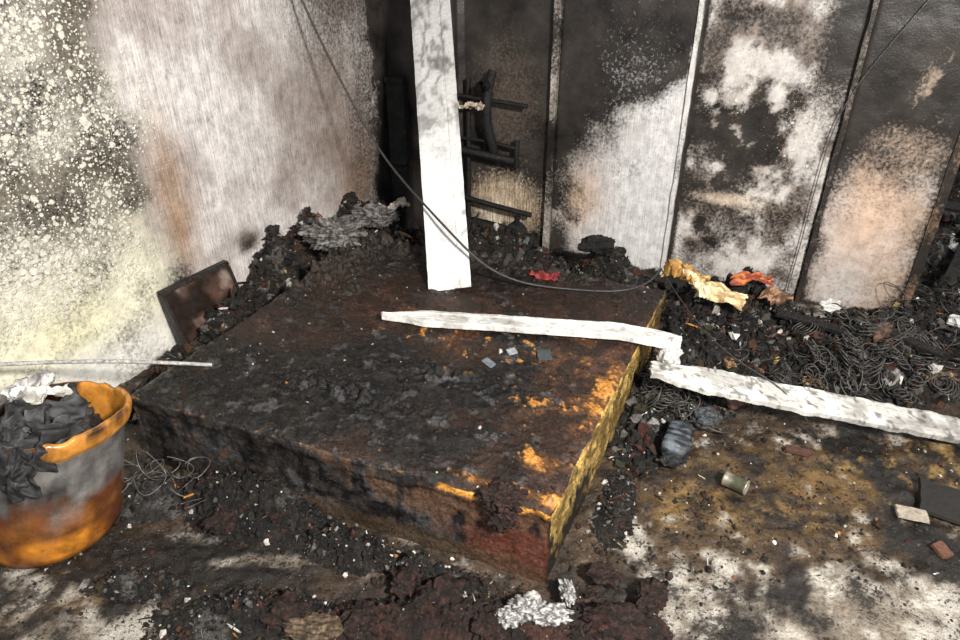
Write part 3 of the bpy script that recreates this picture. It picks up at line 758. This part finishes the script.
# half-melted power adapter with cooling ribs and a stub of cord
def adapter():
    c=V((.665,1.80,.07)); ax=V((.42,.90,.0)).normalized(); sx=V((ax.y,-ax.x,0)); up=V((0,0,1))
    tl=Matrix.Rotation(.25,3,'X')
    e=empty('melted_power_adapter',(c.x,c.y,.03)); bpy.context.view_layer.update()
    def ad(o): o.parent=e;o.matrix_parent_inverse=e.matrix_world.inverted()
    m=surf('sooty_blue_plastic',fine=60,con=.45,bump=.5,bd=.005,r0=.25,r1=.6,bscale=60)
    K=36; rows=64; vs=[];cols=[];fs=[]
    for j in range(rows+1):
        f=j/rows; d=(f-.5)*.155
        endk=min(1,math.sqrt(max(0,1-((abs(f-.5)*2)**8)))+.02)
        rib=1+.085*(1 if (int(f*13)%2==0 and .1<f<.9) else 0)
        for i in range(K):
            a=2*math.pi*i/K; ca,sa=math.cos(a),math.sin(a)
            k=(abs(ca)**5+abs(sa)**5)**(-.2)
            w=.044*k*ca*rib*endk*(1-.18*f); h=.026*k*sa*rib*endk
            v=ax*d+sx*w+up*(h+.010*math.sin(f*4)); v=tl@v
            v+=V((1,1,1))*.003*fb(v.x,v.y,v.z,40,3)
            vs.append(c+v); n=fb(v.x,v.y,v.z,25,4)
            cols.append(mixc((.016,.019,.023),(.10,.12,.14),sm(-.35,.4,n+(.25 if rib>1 else -.25))))
    for j in range(rows):
        for i in range(K): fs.append((j*K+i,j*K+(i+1)%K,(j+1)*K+(i+1)%K,(j+1)*K+i))
    fs.append(tuple(range(K))[::-1]); fs.append(tuple(rows*K+i for i in range(K)))
    ad(mkmesh('body',vs,fs,m,cols))
    ad(lump('melted_edge',(.640,1.735,.045),(.045,.03,.025),51,.3,(.010,.010,.011),(.05,.055,.06),rot=.4))
    q=c+ax*.08
    ad(curve('cord',[[q,q+V((.03,.04,.0)),q+V((.09,.05,-.03)),q+V((.14,.0,-.045)),q+V((.20,.03,-.05))]],.004,MWIRE))
adapter()
lump('ash_clump',(.80,1.93,.06),(.045,.035,.035),60,.3,(.04,.044,.048),(.13,.14,.15))
def can():
    m=surf('scorched_tin',r0=.3,r1=.5,metal=.5,con=.3,bump=.2)
    ax=V((.75,-.62,0)).normalized(); c0=V((.785,1.66,.030)); r=.024;N=40
    s1=V((-ax.y,ax.x,0)); s2=V((0,0,1)); vs=[];cols=[]
    prof=[(0,.003),(r*.86,.003),(r*.9,0),(r*1.03,0),(r*1.03,.004),(r,.006),(r,.03),(r*.97,.035),(r,.04),(r,.069),(r*1.03,.071),(r*1.03,.075),(r*.9,.075),(r*.86,.071),(0,.071)]
    for q,(rr,d) in enumerate(prof):
        for i in range(N):
            a=2*math.pi*i/N; vs.append(c0+ax*d+s1*(rr*math.cos(a))+s2*(rr*math.sin(a)))
            cols.append((.36,.32,.25) if (q<6 or q>9) else (.12,.12,.08))
    fs=[(k*N+i,k*N+(i+1)%N,(k+1)*N+(i+1)%N,(k+1)*N+i) for k in range(len(prof)-1) for i in range(N)]
    mkmesh('tin_can',vs,fs,m,cols)
can()
def slab(name,c,w,d,th,rot,colr,tilt=0,seed=1,mat=None):
    R=Matrix.Rotation(rot,3,'Z')@Matrix.Rotation(tilt,3,'X')
    ring=[]
    for q in range(16):
        a=2*math.pi*q/16; ca,sa=math.cos(a),math.sin(a); k=1/max(abs(ca),abs(sa)); k=k*(1-.18*abs(noise.noise(V((ca*2,sa*2,seed)))) + .12*noise.noise(V((ca*4,sa*4,seed+3))))
        ring.append((ca*k*w/2,sa*k*d/2))
    lo=[R@V((x,y,-th/2))+V(c) for x,y in ring];hi=[R@V((x*.95,y*.95,th/2*(1+.3*noise.noise(V((x*20,y*20,seed))))))+V(c) for x,y in ring]
    prism(name,lo,hi,mat or MDRY,cols=[colr]*32)
slab('cardboard_scrap',(1.31,1.51,.025),.09,.05,.006,-.3,(.34,.29,.23),.1)
slab('charred_tile',(1.44,1.55,.03),.16,.14,.012,-.5,(.014,.012,.010),.12,4)
slab('scorched_tile_fragment',(1.33,1.38,.015),.04,.05,.01,.3,(.12,.05,.03),.2,5)
slab('scorched_tile_fragment',(1.08,1.80,.02),.09,.03,.010,-.4,(.08,.035,.025),.1,6)
slab('scorched_tile_fragment',(.93,2.03,.05),.06,.05,.012,.4,(.10,.045,.03),.3,7)
slab('glass_shard',(.11,2.0,.292),.035,.03,.003,.4,(.30,.32,.34),.2,9)
slab('glass_shard',(.03,1.93,.292),.03,.045,.003,.9,(.13,.15,.17),.3,10)
slab('glass_shard',(.22,1.98,.291),.05,.055,.003,.1,(.05,.06,.065),.15,11)
slab('charred_plank',(1.30,2.36,.20),.26,.035,.015,-.6,(.012,.010,.009),.4,12,MCHAR)
slab('charred_plank',(1.66,2.26,.17),.28,.03,.015,-.9,(.014,.012,.010),.4,13,MCHAR)
slab('charred_plank',(2.25,2.95,.22),.7,.05,.02,.9,(.016,.014,.012),.3,18,MCHAR)
slab('charred_plank',(2.45,3.3,.30),.8,.05,.02,-.6,(.016,.014,.012),.5,19,MCHAR)
slab('pale_plaster_slab',(2.02,2.45,.13),.16,.06,.012,-.7,(.6,.59,.57),.3,16)
slab('pale_plaster_slab',(2.3,3.05,.20),.07,.05,.012,.3,(.35,.34,.32),.3,20)
rs=random.Random(5)
for i in range(20):
    x=rs.uniform(.85,1.85); y=rs.uniform(2.12,2.62)
    if inbed(x,y,.02): continue
    v=rs.choice([(.02,.018,.016),(.09,.05,.035),(.18,.17,.16),(.24,.14,.06),(.03,.026,.024)])
    crumple('burnt_paper_scrap',(x,y,hsurf(x,y)+.02),rs.uniform(.05,.13),rs.uniform(.03,.08),.03,tuple(k*.5 for k in v),tuple(k*1.4 for k in v),i+40,rs.uniform(0,3),.01,n=18,tilt=rs.uniform(-.4,.7),fr=.9)

def tangle(name,c,rx,ry,h,n,rad,seed,r=.0018,mat=MWIRE,reg=False):
    rnd=random.Random(seed); sp=[]
    for _ in range(n):
        x=c[0]+rnd.gauss(0,rx*.5);y=c[1]+rnd.gauss(0,ry*.5)
        if inbed(x,y,.03): continue
        z=hsurf(x,y)+rnd.uniform(.005,h); R=rnd.uniform(.6,1)*rad
        a0=rnd.uniform(0,6.28); A=rnd.uniform(12,24) if reg else rnd.uniform(3,9); tx,ty=rnd.gauss(0,.5),rnd.gauss(0,.5); dr=rnd.uniform(-.03,.03)
        pts=[]; M=int(A*1.6)+6
        for k in range(M):
            f=k/(M-1); a=a0+A*f; q=R*((1+.04*math.sin(3*a)) if reg else (1+.15*math.sin(3*a))); px=q*math.cos(a)+dr*f*2.2;py=q*math.sin(a)
            pts.append((x+px,y+py,max(.004,z+tx*px+ty*py+(f*.05 if reg else 0))))
        sp.append(pts)
    curve(name,sp,r,mat)
MSPR=surf('burnt_spring_steel',color=(.075,.070,.065),r0=.3,r1=.6,metal=.3,bump=.3)
tangle('burnt_spring_coils',(1.50,2.22),.36,.20,.05,50,.038,1,.0022,MSPR,True)
tangle('burnt_spring_coils',(.66,2.08),.09,.22,.05,30,.032,2,.0022,MSPR,True)
tangle('burnt_wire_tangle',(-.98,1.62),.16,.12,.06,20,.05,3,.0014,MWIREG)
tangle('burnt_wire_tangle',(1.15,2.2),.2,.2,.07,30,.05,4)
tangle('burnt_wire_tangle',(1.95,2.5),.2,.25,.08,24,.06,5,.0016,MSPR)
def rack():
    e=empty('burnt_shelf_frame',BW(2.9,0,-1.4)); bpy.context.view_layer.update()
    def ad(o): o.parent=e;o.matrix_parent_inverse=e.matrix_world.inverted()
    us=(2.65,3.25);os_=(-1.2,-1.6)
    m2=surf('sooty_metal',color=(.05,.047,.044),r0=.4,r1=.8,metal=.2)
    for i,u in enumerate(us):
        for j,o in enumerate(os_): ad(curve('post_%d'%(i*2+j+1),[[BW(u,0,o),BW(u+.02,.8,o),BW(u,1.6,o)]],.018,m2))
    for k,z in enumerate((.15,.5,.85,1.2,1.5)):
        pts=[BW(2.63,z,-1.18),BW(3.27,z,-1.18),BW(3.27,z,-1.62),BW(2.63,z,-1.62)]
        ad(prism('shelf_%d'%(k+1),pts,[p+V((0,0,.02)) for p in pts],m2))
rack()

# ------------------------------------------------------------------ camera, light
th=math.radians(30.6)
cam=bpy.data.cameras.new('camera'); co=bpy.data.objects.new('camera',cam); link(co)
cam.lens=26; cam.sensor_width=36; co.location=(0,0,1.6); co.rotation_euler=(math.pi/2-th,0,0); SC.camera=co
cam.clip_start=.02
w=bpy.data.worlds.new('world'); SC.world=w; w.use_nodes=True
w.node_tree.nodes['Background'].inputs[0].default_value=(.85,.92,1,1); w.node_tree.nodes['Background'].inputs[1].default_value=.26
def area(name,loc,tgt,size,e,col):
    l=bpy.data.lights.new(name,'AREA'); l.size=size; l.energy=e; l.color=col
    o=bpy.data.objects.new(name,l); link(o); o.location=loc
    o.rotation_euler=(Vector(tgt)-Vector(loc)).to_track_quat('-Z','Y').to_euler(); return o
area('daylight_key',(1.1,-.6,2.45),(-.1,1.9,.2),.28,235,(1,.955,.88))
area('daylight_fill',(-.5,-1.5,2.2),(0,2.5,.4),2.0,32,(.95,.97,1))
area('next_room_light',(3.4,3.0,2.3),(2.4,3.2,0),.8,28,(.95,.97,1))
